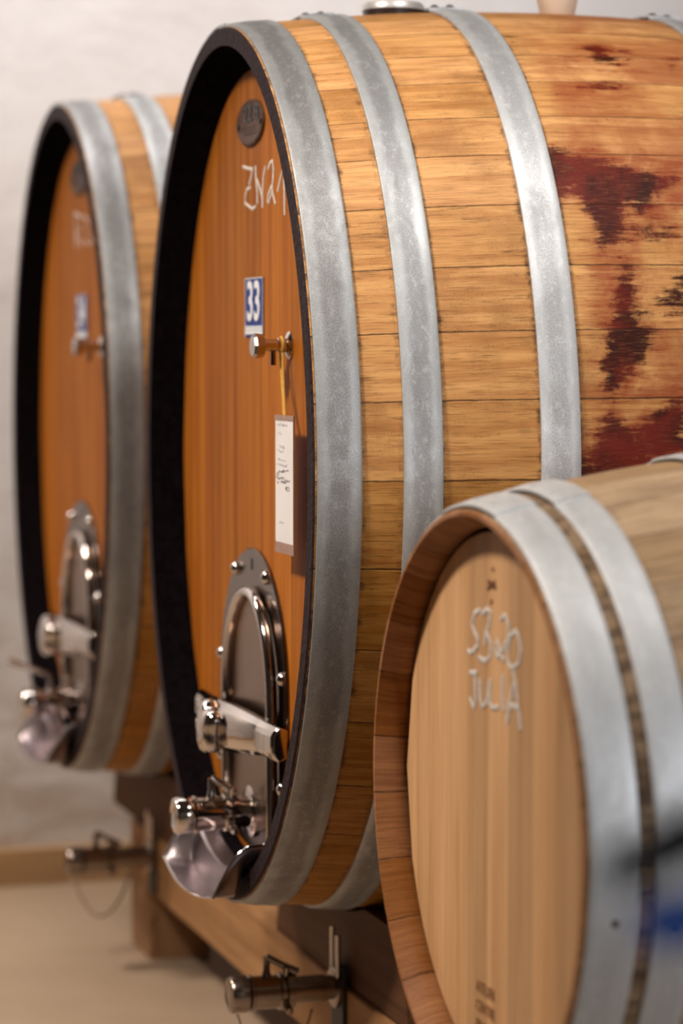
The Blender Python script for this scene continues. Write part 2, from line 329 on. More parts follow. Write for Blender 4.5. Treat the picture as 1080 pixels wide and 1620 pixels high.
def stain_field(t, th, arc):
    """signed closeness of every point (metres) to the wine stains"""
    best = np.zeros_like(t); wash = np.zeros_like(t)
    X = t; Y = th*arc
    for poly, amp in zip(ST, [1.0, .95, .9, .95, .8, .7, .85, .6, .5, .8, .6, .5]):
        px = np.array([p[0] for p in poly]); py = np.radians(np.array([p[1] for p in poly]))*arc
        n = len(px); d = np.full_like(X, 9.0); ins = np.zeros(X.shape, bool)
        for i in range(n):
            x0, y0, x1, y1 = px[i], py[i], px[(i+1) % n], py[(i+1) % n]
            dx, dy = x1-x0, y1-y0; q = np.clip(((X-x0)*dx+(Y-y0)*dy)/(dx*dx+dy*dy+1e-12), 0, 1)
            d = np.minimum(d, np.hypot(X-x0-q*dx, Y-y0-q*dy))
            c = ((y0 > Y) != (y1 > Y)) & (X < (x1-x0)*(Y-y0)/(y1-y0+1e-12)+x0); ins ^= c
        sdist = np.where(ins, d, -d)
        best = np.maximum(best, amp*np.clip(.5+sdist/.05, 0, 1)); wash = np.maximum(wash, amp*np.clip(.8+sdist/.14, 0, 1))
    return best, wash

def make_body(root, off, L, b, w, h, hoops, seams_deg, inset_f, inset_h, rec, mats, front_dark, stain, dt=.012, sub=6, name='staves', tones=None):
    """outer staves with the two chimes; hoop edges collect grime"""
    ths = []; segs = []          # column angles and stave ids
    sd = [math.radians(a) for a in seams_deg]; ns = len(sd)
    for i in range(ns):
        a0 = sd[i]; a1 = sd[(i+1) % ns]
        while a1 <= a0: a1 += 2*PI
        for j in range(sub): segs.append((a0+(a1-a0)*j/sub, a0+(a1-a0)*(j+1)/sub, i, j/sub, (j+1)/sub))
    stave_tone = [(tones or {}).get(i, random.random()) for i in range(ns)]
    prof = []   # (t, inset, zone) front inner -> outer -> back inner
    prof += [(rec+.02, inset_h, 1), (rec-.004, inset_h, 1), (rec-.02, inset_h-.3*(inset_h-inset_f), 1), (.006, inset_f+.004, 1), (0, inset_f, 1)]
    prof += [(0, .003, 2), (.003, 0, 0)]
    n = int(L/dt)
    prof += [(L*i/n, 0, 0) for i in range(1, n)]
    prof += [(L-.003, 0, 0), (L, .003, 2), (L, inset_f, 1), (L-.006, inset_f+.004, 1), (L-rec+.004, inset_h, 1), (L-rec-.02, inset_h, 1)]
    V = []; F = []; MI = []; UV = []; AT = []; SE = []; GR = []
    arc = math.sqrt((w*w+h*h)/2); m = len(prof)
    cols = len(segs)
    edges = [e for hp in hoops for e in hp]
    def P(t, ins, th):
        k = kprof(t, L, b); return (t, -(w*k-ins)*math.cos(th), (h*k-ins)*math.sin(th))
    for (a0, a1, i, s0, s1) in segs:
        for (t, ins, z) in prof:
            V.append((P(t, ins, a0)))
    for c, (a0, a1, i, s0, s1) in enumerate(segs):
        for r in range(m-1):
            aa = c*m+r; bb = ((c+1) % cols)*m+r
            F.append((aa, bb, bb+1, aa+1))
            z = prof[r][2] if prof[r][2] == prof[r+1][2] else max(prof[r][2], prof[r+1][2])
            if prof[r+1][2] == 2 and prof[r][2] == 1 and r < m/2: z = 2
            front = r < m/2
            MI.append(0 if z == 0 else ((1 if z == 1 else 2)))
            for (rr, an, s) in ((r, a0, s0), (r, a1, s1), (r+1, a1, s1), (r+1, a0, s0)):
                t = prof[rr][0]; UV.append((t, an*arc)); SE.append(s); AT.append(stave_tone[i])
                g = min([abs(t-e) for e in edges]+[9]); GR.append(max(0, 1-g/.032))
    me = bpy.data.meshes.new(name); me.from_pydata([(p[0]-off[0], p[1]-off[1], p[2]-off[2]) for p in V], [], F)
    for x in mats: me.materials.append(x)
    me.polygons.foreach_set('material_index', MI)
    me.polygons.foreach_set('use_smooth', [True]*len(F))
    uvl = me.uv_layers.new(name='UVMap'); uvl.data.foreach_set('uv', [x for p in UV for x in p])
    for nm, dat in (('stave', AT), ('seam', SE), ('grime', GR)):
        at = me.attributes.new(nm, 'FLOAT', 'CORNER'); at.data.foreach_set('value', dat)
    if stain:
        va = np.array(V); k = 1+b*(1-((va[:, 0]-L/2)/(L/2))**2)
        th = np.arctan2(va[:, 2]/(h*k), -va[:, 1]/(w*k)); sf = stain_field(va[:, 0], th, .69)
        for nm, q in (('stain', sf[0]), ('wash', sf[1])):
            at = me.attributes.new(nm, 'FLOAT', 'POINT'); at.data.foreach_set('value', q.astype(np.float32))
    import bmesh
    bm = bmesh.new(); bm.from_mesh(me); bmesh.ops.recalc_face_normals(bm, faces=bm.faces)
    # the shell is open at both crozes: make sure its normals point outwards
    mid = max(bm.faces, key=lambda f: abs(f.calc_center_median().z+off[2]))
    if mid.normal.z*(mid.calc_center_median().z+off[2]) < 0: bmesh.ops.reverse_faces(bm, faces=bm.faces)
    for e in bm.edges:
        if len(e.link_faces) == 2 and e.calc_face_angle(0) > math.radians(35): e.smooth = False
    bm.to_mesh(me); bm.free()
    o = bpy.data.objects.new(name, me); C.objects.link(o); o.parent = root
    return o

def make_head(root, off, x, w, h, joints, m, name='head', thick=.03, dish=.0, sgn=1):
    V = []; F = []; AT = []; SE = []
    js = [-w]+sorted(joints)+[w]; rows = 24
    for i in range(len(js)-1):
        a, bb = js[i], js[i+1]; nn = max(2, int((bb-a)/.02)); rr = random.random()
        for j in range(nn):
            y0 = a+(bb-a)*j/nn; y1 = a+(bb-a)*(j+1)/nn
            for r in range(rows):
                q = []
                for (y, v) in ((y0, r), (y1, r), (y1, r+1), (y0, r+1)):
                    zz = h*math.sqrt(max(0, 1-(y/w)**2)); z = -zz+2*zz*v/rows
                    q.append((x+sgn*dish*(1-(y/w)**2-(z/h)**2 if abs(y) < w else 0), y, z))
                o = len(V); V += q; F.append((o, o+1, o+2, o+3)); AT += [rr]*4; SE += [j/nn, (j+1)/nn, (j+1)/nn, j/nn]
    me = bpy.data.meshes.new(name); me.from_pydata([(p[0]-off[0], p[1]-off[1], p[2]-off[2]) for p in V], [], F)
    me.materials.append(m)
    for nm, dat in (('stave', AT), ('seam', SE)):
        at = me.attributes.new(nm, 'FLOAT', 'CORNER'); at.data.foreach_set('value', dat)
    import bmesh
    bm = bmesh.new(); bm.from_mesh(me); bmesh.ops.remove_doubles(bm, verts=bm.verts, dist=1e-5); bm.to_mesh(me); bm.free()
    o = bpy.data.objects.new(name, me); C.objects.link(o); o.parent = root
    s = o.modifiers.new('thickness', 'SOLIDIFY'); s.thickness = thick; s.offset = -1 if sgn < 0 else 1
    return o

def make_hoop(root, off, L, b, w, h, t0, t1, m, rm, thick=.004, lap=90, rivet_r=.009, rivs=2, rh=.0066):
    V = []; F = []; UV = []
    arc = math.sqrt((w*w+h*h)/2); n = 240
    pr_ = [(t0, -.004, 0), (t0, thick, .0), (t0+.003, thick+.0012, .04), (t0+(t1-t0)*.2, thick+.0012, .2), (t0+(t1-t0)*.5, thick+.0022, .5), (t0+(t1-t0)*.8, thick+.0012, .8), (t1-.003, thick+.0012, .96), (t1, thick, 1), (t1, -.004, 1)]
    m_ = len(pr_)
    def P(t, e, th):
        k = kprof(t, L, b); return (t, -(w*k+e)*math.cos(th), (h*k+e)*math.sin(th))
    def strip(a0, a1, extra, closed):
        base = len(V); nn = max(2, int(n*abs(a1-a0)/(2*PI)))
        for i in range(nn if closed else nn+1):
            th = a0+(a1-a0)*i/nn
            for (t, e, u) in pr_: V.append(P(t, e+extra, th))
        for i in range(nn):
            for r in range(m_-1):
                ia = base+i*m_+r; ib = base+((i+1) % nn if closed else i+1)*m_+r
                F.append((ia, ib, ib+1, ia+1)); th0 = a0+(a1-a0)*i/nn; th1 = a0+(a1-a0)*(i+1)/nn
                for (rr, th) in ((r, th0), (r, th1), (r+1, th1), (r+1, th0)): UV.append((pr_[rr][2], th*arc+t0*13))
        if not closed:
            for e in (0, nn):
                F.append(tuple(base+e*m_+r for r in range(m_))); UV.extend([(pr_[r][2], a0*arc) for r in range(m_)])
    strip(0, 2*PI, 0, True)
    la = math.radians(lap); strip(la-.055/h*1.0, la+.11/h*1.3, thick*.9, False)
    me = bpy.data.meshes.new('hoop'); me.from_pydata([(p[0]-off[0], p[1]-off[1], p[2]-off[2]) for p in V], [], F); me.materials.append(m)
    uvl = me.uv_layers.new(name='UVMap'); uvl.data.foreach_set('uv', [x for p in UV for x in p])
    me.polygons.foreach_set('use_smooth', [True]*len(F))
    import bmesh
    bm = bmesh.new(); bm.from_mesh(me); bmesh.ops.recalc_face_normals(bm, faces=bm.faces)
    for e in bm.edges:
        if len(e.link_faces) == 2 and e.calc_face_angle(0) > math.radians(35): e.smooth = False
    bm.to_mesh(me); bm.free()
    o = bpy.data.objects.new('hoop', me); C.objects.link(o); o.parent = root
    for da in (-.02/h, .045/h)[:rivs]:
        for ft in (.28, .72):
            t = t0+(t1-t0)*ft; p = Vector(P(t, thick*1.9, la+da)); d = Vector((0, p.y/(w*w), p.z/(h*h))).normalized()
            mb = MB(); mb.lathe([(-.003, rivet_r), (.0005, rivet_r), (rh*.6, rivet_r*.8), (rh*.92, rivet_r*.4), (rh, rivet_r*.1)], p, d, 14)
            mb.build('rivet', rm, o, off)
    return o

def valve(name, parent, off, base, out=(-1, 0, 0), handle=(1, -1), mm='chrome', scale=1.0, ext=0.0):
    """outlet valve: base point on its mounting face, barrel pointing out"""
    B = Vector(base); mm = M[mm]; s = scale
    mb = MB(); mb.lathe([(0, .047*s), (.008, .047*s), (.010, .044*s), (.0105, .028*s), (.03, .027*s), (.034, .027*s)], B, out); 
    if ext: mb.lathe([(.025, .024), (.035+ext, .024)], B, out)
    v = mb.build(name, mm, parent, off)
    B = B+Vector(out)*ext
    mb = MB(); mb.lathe([(.03, .027), (.031, .034), (.044, .034), (.046, .029), (.05, .029), (.051, .0335), (.056, .0335), (.058, .03), (.105, .030), (.107, .0335), (.111, .0335), (.113, .030), (.116, .028)], B, out)
    # body and two hexagon bolts of the clamp ring
    mb.lathe([(0, .007), (.02, .007), (.021, .005)], B+Vector((-.048, -.03, -.02)), (0, -1, -.3), 8)
    mb.lathe([(0, .006), (.016, .006), (.017, .004)], B+Vector((-.045, -.012, .032)), (0, -.3, 1), 8)
    mb.build('valve_body', mm, v, off)
    mb = MB(); mb.lathe([(.114, .030), (.116, .0335), (.143, .0335), (.147, .031), (.149, .024), (.1475, .022), (.1475, .004)], B, out); mb.build('end_cap', mm, v, off)
    mb = MB(); hp = B+Vector((-.078, 0, .028))
    mb.tube([hp, hp+Vector((0, 0, .012)), hp+Vector((0, 0, .036))], [.010, .0065, .0065], 10)
    e1, e2 = Vector(handle[0]), Vector(handle[1])
    mb.tube([hp+Vector((0, 0, .036))+e1*.012*-1, hp+Vector((0, 0, .036)), hp+Vector((0, 0, .036))+e1*.5+e2*.5*0, hp+Vector((0, 0, .036))+e1], [.0055, .0065, .006, .0085], 12)
    mb.build('valve_handle', mm, v, off)
    return v

BIG = dict(L=1.24, b=.06, w=.579, h=.775)
HOOPS = [(.006, .077), (.145, .209), (.373, .440), (.800, .867), (1.031, 1.095), (1.163, 1.234)]
SEAMS = [-90.5, -83, -75, -67, -58.5, -49.5, -40, -30, -20.2, -10.2, 0, 9.1, 17.1, 25, 33.1, 40.5, 46.9, 53.8, 60.4, 67.9, 75.5, 83, 91, 98, 106, 113, 121, 128, 136, 145, 153, 162, 171, 180, 190, 199, 209, 218, 228, 237, 245, 253, 261]
def big_cask(Yc, label, number, chalk, handle, stained, hoop_m):
    L, b, w, h = BIG['L'], BIG['b'], BIG['w'], BIG['h']
    off = (L/2, 0, -h*(1+b))
    root = empty('wine_cask', (1.1553+L/2, Yc, 1.2507-h*(1+b)), label, 'cask', 'oval wine casks in the row')
    make_body(root, off, L, b, w, h, HOOPS, SEAMS, .032, .078, .06, [M['stave_big'], M['chime_black'], M['chime_face']], True, True, dt=.0115, sub=8, tones=dict(enumerate([.1, .2, .05, .15, .1, .3, .05, .25, .1, .32, .62, .72, .8, .7, .92, .85, .75, .95, .8, .9])))  # lower staves set darker: own colour steps plus painted underside shade
    J = [-.50, -.42, -.253, -.062, .113, .29, .44]
    make_head(root, off, .06, w-.070, h-.070, J, M['head_big'])
    make_head(root, off, L-.06, w-.070, h-.070, J, M['head_big'], 'rear_head', sgn=-1)
    for i, (a, c) in enumerate(HOOPS):
        make_hoop(root, off, L, b, w, h, a, c, M['galv_pit'] if i == 0 else (M['galv_lit'] if i in (2, 3) else M['galv']), M['rivet_dark'], lap=(96, 92, 88, 88, 92, 94)[i])
    H = .06
    # oval medallion with raised numerals and two screws
    mb = MB(); a = [2*PI*i/48 for i in range(48)]
    def el(o, ry, rz): return [(H-o, .0-.006+ry*math.cos(q), .611+rz*math.sin(q)) for q in a]
    pts = el(0, .088, .041)+el(.004, .088, .041)+el(.006, .084, .038)+el(.004, .080, .035)
    fs = [(r*48+i, r*48+(i+1) % 48, (r+1)*48+(i+1) % 48, (r+1)*48+i) for r in range(3) for i in range(48)]+[tuple(range(144, 192))]
    mb.add(pts, fs); md = mb.build('medallion', M['medal'], root, off)
    for tx, yy in zip(number[1].split(), (.006, -.052)):
        text_mesh('raised_numerals', tx, .040, M['medal_dark'], md, (H-.0045-off[0], yy-off[1], .626-off[2]), 1.5, .0006, .001)
    mb = MB()
    for i in range(3): mb.box((H-.0052, -.04-.02*i*0, .603-.006*i), (H-.004, .055-.01*i, .6045-.006*i))
    mb.build('raised_lines', M['medal'], md, off)
    for y in (-.080, .068):
        mb = MB(); mb.lathe([(0, .005), (.002, .005), (.003, .003)], (H-.0045, y, .608), (-1, 0, 0), 12); mb.build('screw', M['medal_dark'], md, off)
    # chalk writing
    mb = MB()
    for s in chalk:
        mb.tube([(H-.0006, y, z) for y, z in s], .0031, 8, flat=(1, 0, 0))
    mb.build('chalk_writing', M['chalk'], root, off)
    # number plate
    mb = MB(); mb.box((H-.0025, -.083, .231), (H, .034, .336)); lp = mb.build('number_plate', M['blue'], root, off, bevel=.001)
    mb = MB()
    for z0, z1 in ((.236, .2415), (.2425, .2465), (.2475, .2505)): mb.box((H-.0035, -.081, z0), (H-.0024, .032, z1))
    for q in ((-.083, .033, .3345, .336), (-.083, -.0815, .231, .336), (.0325, .034, .231, .336)): mb.box((H-.0030, q[0], q[2]), (H-.0024, q[1], q[3]))
    mb.build('white_stripes', M['white'], lp, off)
    text_mesh('plate_number', number[0], .098, M['white'], lp, (H-.0032-off[0], -.0245-off[1], .291-off[2]), .92, .0016, .0006, spacing=1.0)
    # sampling tap
    y, z = -.246, .216
    mb = MB(); mb.lathe([(0, .024), (.003, .024), (.007, .018), (.009, .012), (.012, .0125), (.022, .0125), (.023, .0105), (.05, .0105)], (H, y, z), (-1, 0, 0), 24)
    tp = mb.build('sampling_tap', M['chrome'], root, off)
    mb = MB(); mb.lathe([(0, .010), (.002, .0195), (.016, .0215), (.021, .018), (.022, .004)], (H-.046, y, z-.001), (-1, 0, 0), 8); mb.build('tap_knob', M['brushed'], tp, off, smooth=20)
    mb = MB(); mb.tube([(H-.030, y, z-.006), (H-.030, y, z-.034)], .0048, 12); mb.build('tap_spout', M['steel_dark'], tp, off)
    # arched manway door
    def arch(o, hw, zt, zb, ry, n=20):
        P = []
        for i in range(n+1):
            q = PI*i/n; P.append((H-o, hw*math.cos(q), zt-ry+ry*math.sin(q)))
        for i in range(9):
            q = PI+PI*i/8; P.append((H-o, hw*math.cos(q), zb+hw*.35+hw*.35*math.sin(q)))
        return P
    def slab(o0, o1, hw, zt, zb, ry, y0=-.02, bev=.002):
        A = arch(o0, hw, zt, zb, ry); B = arch(o1-bev, hw, zt, zb, ry); D = arch(o1, hw-bev, zt-bev, zb+bev, ry); n = len(A)
        P = [(p[0], p[1]+y0, p[2]) for p in A+B+D]
        F = [(r*n+i, r*n+(i+1) % n, (r+1)*n+(i+1) % n, (r+1)*n+i) for r in range(2) for i in range(n)]+[tuple(range(2*n, 3*n)), tuple(range(n-1, -1, -1))]
        m_ = MB(); m_.add(P, F); return m_
    pl = slab(0, .006, .222, -.146, -.69, .25).build('manway_plate', M['plate'], root, off, smooth=30)
    slab(.004, .012, .125, -.215, -.655, .16).build('manway_door', M['door'], pl, off, smooth=30)
    mb = MB(); mb.box((H-.0066, -.026, -.185), (H-.004, -.014, -.165)); mb.build('key_slot', M['rubber'], pl, off)
    A = arch(.018, .150, -.222, -.665, .19); A = A[:21]; A = [(A[0][0], A[0][1], -.67)]+A+[(A[-1][0], A[-1][1], -.67)]
    mb = MB(); mb.tube([(p[0], p[1]-.038, p[2]) for p in A], .0105, 14); mb.build('door_frame_tube', M['chrome'], pl, off)
    for (y, z) in ((.080, -.190), (-.125, -.190), (.182, -.358), (-.222, -.358), (.184, -.549), (-.222, -.549), (.13, -.65), (-.17, -.65)):
        mb = MB(); mb.lathe([(0, .013), (.006, .013), (.011, .009), (.014, .003)], (H-.005, y, z), (-1, 0, 0), 14); mb.build('bolt', M['chrome'], pl, off)
    # yoke and its star nut
    zc = -.462
    secs = [(-.285, .006, .030, .029), (-.280, .004, .034, .031), (-.20, .006, .038, .031), (-.195, .007, .040, .032), (-.12, .014, .056, .040), (-.07, .020, .066, .044), (-.02, .024, .070, .045), (.03, .020, .066, .044), (.08, .014, .056, .040), (.155, .007, .040, .032), (.24, .004, .034, .031), (.245, .006, .030, .029)]
    V = []; F = []
    for (y, o0, o1, hz) in secs:
        cs = [(o0, -hz*.8), (o0, hz*.8), (o0+(o1-o0)*.55, hz), (o1-.004, hz*.72), (o1, hz*.45), (o1, -hz*.45), (o1-.004, -hz*.72), (o0+(o1-o0)*.55, -hz)]
        V += [(H-.012-c[0], y, zc+c[1]) for c in cs]
    for i in range(len(secs)-1):
        for j in range(8): F.append((i*8+j, i*8+(j+1) % 8, (i+1)*8+(j+1) % 8, (i+1)*8+j))
    F += [tuple(range(8)), tuple(range((len(secs)-1)*8, len(secs)*8))]
    mb = MB(); mb.add(V, F); mb.build('clamp_yoke', M['chrome'], pl, off, smooth=22, bevel=.0025)
    mb = MB(); mb.lathe([(.05, .022), (.064, .022), (.066, .036), (.070, .044), (.078, .048), (.092, .047), (.100, .040), (.105, .026), (.106, .004)], (H, -.02, zc-.004), (-1, 0, 0), 60, mod=lambda an: 1+.09*math.cos(5*an) )
    mb.build('star_nut', M['chrome'], pl, off)
    # outlet valve
    valve('outlet_valve', root, off, (H-.004, -.02, -.622), handle=handle)
    return root, off

chalk34 = [[(.05, .53), (.05, .45)], [(.05, .53), (-.01, .52), (-.01, .49), (.05, .487), (-.02, .45)], [(-.05, .52), (-.10, .50), (-.06, .46), (-.11, .45)], [(-.15, .53), (-.15, .45)]]
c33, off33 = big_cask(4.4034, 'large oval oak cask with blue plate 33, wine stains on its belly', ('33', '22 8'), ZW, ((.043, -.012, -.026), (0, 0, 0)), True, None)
c34, off34 = big_cask(5.915, 'large blurred oak cask in the back left, by the white wall', ('34', '22 8'), chalk34, ((-.095, .02, .035), (0, 0, 0)), False, None)

# ------------------------------------------------------------------ small barrel
SL, SBG, SR = 1.10, .19, .3983
SH = [(.006, .062), (.081, .130), (.300, .345), (.755, .800), (.970, 1.019), (1.038, 1.094)]
soff = (SL/2, 0, -SR*(1+SBG))
barrel = empty('oak_barrel', (1.1553+SL/2, 3.1249, .8512-SR*(1+SBG)), 'pale round oak barrel in front, chalked SB20 JULIA on its head', 'barrel')
sm = []; a = -90
while a < 266: sm.append(a); a += random.uniform(10.5, 15)
make_body(barrel, soff, SL, SBG, SR, SR, SH, sm, .008, .034, .043, [M['stave_small'], M['stave_inner'], M['stave_inner']], False, False, dt=.02, sub=8)
SJ = [-.30, -.205, -.125, -.045, .04, .11, .145, .20, .27, .32]
make_head(barrel, soff, .043, SR-.030, SR-.030, SJ, M['head_small'])
make_head(barrel, soff, SL-.045, SR-.030, SR-.030, SJ, M['head_small'], 'rear_head', sgn=-1)
for i, (p, q) in enumerate(SH): make_hoop(barrel, soff, SL, SBG, SR, SR, p, q, M['galv_pale'], M['rivet_pale'], thick=.003, lap=(86, 84, 80, 90, 90, 90)[i], rivet_r=.0075, rh=.003)
for hp, (tt, th) in ((0, (.036, -9)), (1, (.106, -10))):
    hoop = [x for x in barrel.children if x.name.split('.')[0] == 'hoop'][hp]
    kk = kprof(tt, SL, SBG)*SR+.004; a = math.radians(th); mb = MB()
    mb.lathe([(0, .0055), (.0015, .005), (.002, .002)], (tt, -kk*math.cos(a), kk*math.sin(a)), (0, -math.cos(a), math.sin(a)), 12); mb.build('nail_head', M['rivet_dark'], hoop, soff)
mb = MB()
for s in SB: mb.tube([(.0425, y, z) for y, z in s], .0040, 8, flat=(1, 0, 0))
mb.build('chalk_writing', M['chalk'], barrel, soff)
mb = MB()
for s in MK: mb.tube([(.0427, y, z) for y, z in s], .0035, 8, flat=(1, 0, 0))
mb.build('burnt_mark', M['stamp'], barrel, soff)
for i, tx in enumerate(('ATELIER', 'CENTRE', 'FRANCE')):
    text_mesh('burnt_lettering', tx, .0225, M['stamp_light'], barrel, (.0424-soff[0], .04, -.254-.0265*i-soff[2]), .85, -.0002, .0003, spacing=1.03)

# ------------------------------------------------------------------ things on the casks
zt = 1.2507+.775*kprof(.326, 1.24, .06)-.014
lid = empty('fermentation_lid', (1.1553+.326, 4.4034, zt), 'round steel lid with dark ribbed rim on top of the nearer large cask', 'lid')
mb = MB(); mb.lathe([(-.004, .016), (.006, .016), (.0065, .050), (.008, .0535), (.019, .0555), (.020, .052)], (0, 0, .002), (0, 0, 1), 72, mod=lambda an: 1+.008*math.cos(36*an)); mb.build('ribbed_rim', M['glass_dark'], lid)
mb = MB(); mb.lathe([(.0215, .056), (.031, .0555), (.034, .053), (.035, .045), (.034, .040), (.034, .003)], (0, 0, 0), (0, 0, 1), 56); mb.build('steel_cap', M['cap'], lid)
zb = 1.2507+.775*kprof(.645, 1.24, .06)
mb = MB(); mb.lathe([(-.004, .030), (.0, .0315), (.012, .034), (.030, .038), (.033, .0375), (.034, .034), (.030, .031), (.030, .003)], (0, 0, 0), (0, 0, 1), 40)
bung = mb.build('bung', M['silicone']); bung.location = (1.1553+.645, 4.4034, zb)
setp(bung, 'beige tapered bung in the top hole of the nearer large cask', 'bung')

# drip scoops hooked under the outlet valves
def scoop(Yc, label, narrow=1.0):
    r = empty('drip_tray', (1.1553, Yc, 1.2507-.775), label, 'drip tray', 'steel drip trays under the outlet valves')
    ins = MB(); us = [i/30 for i in range(31)]; vs_ = [-1+2*j/22 for j in range(23)]
    def fn(u, v):                      # u 0 at the rim .. 1 at the tip, v across
        x = .030-.100*u
        a = abs(v); wl = .082*(1-max(0, (u-.30)/.70)**1.8)+.004
        if a <= .62: y = v/.62*.150; z = .022*(a/.62)**2.2
        else: q = (a-.62)/.38; y = math.copysign(.150+.022*math.sin(q*1.3), v); z = .022+wl*q
        y *= narrow*(1+.06*u); z += .002*math.sin(v*5+u*3)-.012
        z += .03
        if x > -.022:               # folds up over the rim and rests inside the chime
            zin = .775-(.775-.060)*math.sqrt(max(0, 1-(y/.519)**2))+.003
            q = min(1, (x+.022)/.016); z = max(z, z+(zin-z)*q)
        return (x, y-.01, z)
    ins.grid(fn, us, vs_); o = ins.build('tray_sheet', M['sheet'], r, solid=.002)
    lip = MB(); lip.tube([fn(1, v) for v in vs_], .0022, 8); lip.tube([fn(u, -1) for u in us], .0022, 8); lip.tube([fn(u, 1) for u in us], .0022, 8)
    lip.build('rolled_edge', M['chrome'], r)
    return r
scoop(4.38, 'curved steel drip tray under the valve of the cask with plate 33')
scoop(5.89, 'blurred curved steel drip tray under the valve of the left cask')

# hanging card
card = empty('hanging_card', (1.185, 4.4034-.3155, 1.2507+.098), 'white handwritten card in a clear sleeve hanging by yellow string from the tap', 'card')
mb = MB(); mb.box((-.0008, -.0535, -.213), (.0008, .053, -.008)); mb.build('paper', M['paper'], card)
mb = MB(); mb.box((-.0014, -.0565, -.008), (.0014, .0555, .001)); mb.box((-.0014, -.0565, -.231), (.0014, .0555, -.2225)); mb.box((-.0014, -.0565, -.2225), (.0014, -.0535, -.008)); mb.box((-.001, -.0535, -.2225), (.001, .0535, -.213))
mb.build('sleeve_edge', M['brown_tape'], card)
mb = MB(); rr = random.Random(3); mbf = MB()
def scrib(m_, y0, y1, z, amp, r):
    P = []; y = y0
    while y > y1:
        P.append((-.0011, y, z+rr.uniform(-amp, amp))); y -= rr.uniform(.0015, .0038)
    if len(P) > 1: m_.tube(P, r, 5, flat=(1, 0, 0))
for (y0, y1, z, amp) in ((.04, .0, -.095, .003), (.012, -.03, -.093, .0035), (.045, .03, -.100, .003), (.05, -.0, -.1055, .003), (.0, -.036, -.108, .0032), (.04, .033, -.113, .004), (.02, -.012, -.1115, .003), (-.008, -.035, -.1205, .0035), (-.008, -.033, -.124, .0015)): scrib(mb, y0, y1, z, amp, .0007)
for (y0, y1, z, amp) in ((.04, -.02, -.015, .003), (.035, .01, -.03, .0025), (.03, -.005, -.052, .003), (.04, .0, -.06, .003), (.04, -.01, -.074, .003), (.045, -.02, -.083, .003), (.03, .0, -.18, .002)): mf = MB(); scrib(mf, y0, y1, z, amp, .0006); mf.build('faint_handwriting', M['ink_faint'], card)
mb.build('handwriting', M['ink'], card)
mb = MB(); z0 = (1.2507+.216)-(1.2507+.098); yt = -.246+.3155
ring = [(1.2153-.016-1.185, yt+.0140*math.cos(2*PI*i/16), z0+.0140*math.sin(2*PI*i/16)) for i in range(16)]
mb.tube(ring, .0022, 8, closed=True)
mb.tube([(.0145, yt+.006, z0-.013), (.012, yt-.01, z0-.05), (0, .002, -.004)], .0021, 8); mb.tube([(.0145, yt-.008, z0-.012), (.010, yt-.028, z0-.055), (0, -.004, -.004)], .0021, 8)
mb.build('string', M['string'], card)

# ------------------------------------------------------------------ timber rack
XB = 1.365
def tbox(name, a, b, m, label, cat, group=None, bev=.004):
    c = Vector(((a[0]+b[0])/2, (a[1]+b[1])/2, a[2])); mb = MB(); mb.box(Vector(a)-c, Vector(b)-c); o = mb.build(name, m, smooth=0, bevel=bev); o.location = c
    me = o.data
    for nm, val in (('stave', .5), ('seam', .5)):
        at = me.attributes.new(nm, 'FLOAT', 'POINT'); at.data.foreach_set('value', [val]*len(me.vertices))
    return setp(o, label, cat, group)
tbox('timber_beam', (XB, 1.5, .167), (XB+.15, 6.07, .308), M['beam'], 'long timber beam under the front ends of the casks', 'beam', 'rack beams')
tbox('timber_beam', (2.02, 1.5, .167), (2.17, 6.07, .308), M['beam'], 'long timber beam under the rear ends of the casks', 'beam', 'rack beams')
for i, (y, nm) in enumerate(((5.87, 'under the far end of the front timber beam'), (4.05, 'under the middle of the front timber beam'), (1.6, 'under the near end of the front timber beam'))):
    tbox('support_block', (XB, y, 0), (XB+.15, y+.2, .167), M['beam_post'], 'square timber block standing on the floor '+nm, 'block', 'rack support blocks')
for i, (y, nm) in enumerate(((5.87, 'under the far end of the rear timber beam'), (4.05, 'under the middle of the rear timber beam'), (1.6, 'under the near end of the rear timber beam'))):
    tbox('support_block', (2.02, y, 0), (2.17, y+.2, .167), M['beam_post'], 'square timber block standing on the floor '+nm, 'block', 'rack support blocks')
def cradle(x0, x1, Yc, zc, w, h, hw, t, m, label, cap=1.0):
    """board resting on the beam with its top cut to the cask"""
    c = Vector(((x0+x1)/2, Yc, .308)); mb = MB(); n = 40; V = []
    for i in range(n+1):
        y = -hw+2*hw*i/n; z = zc-(h+.002)*math.sqrt(max(0, 1-(y/(w+.002))**2)); z = min(z, .308+cap); taper = min(1, (hw-abs(y))/.05)
        z = .308+.02+(z-.328)*max(0, taper) if taper < 1 else z
        for x in (x0, x1): V += [(x, Yc+y, .308), (x, Yc+y, z)]
    F = []
    for i in range(n):
        p = i*4; q = p+4
        F += [(p, q, q+1, p+1), (p+2, p+3, q+3, q+2), (p+1, q+1, q+3, p+3), (p, p+2, q+2, q)]
    F += [(0, 1, 3, 2), (n*4, n*4+2, n*4+3, n*4+1)]
    mb.add([Vector(v)-c for v in V], F); o = mb.build('cask_cradle', m, smooth=30); o.location = c
    for nm, val in (('stave', .5), ('seam', .5)):
        at = o.data.attributes.new(nm, 'FLOAT', 'POINT'); at.data.foreach_set('value', [val]*len(o.data.vertices))
    return setp(o, label, 'cradle', 'wooden cradles carrying the casks')
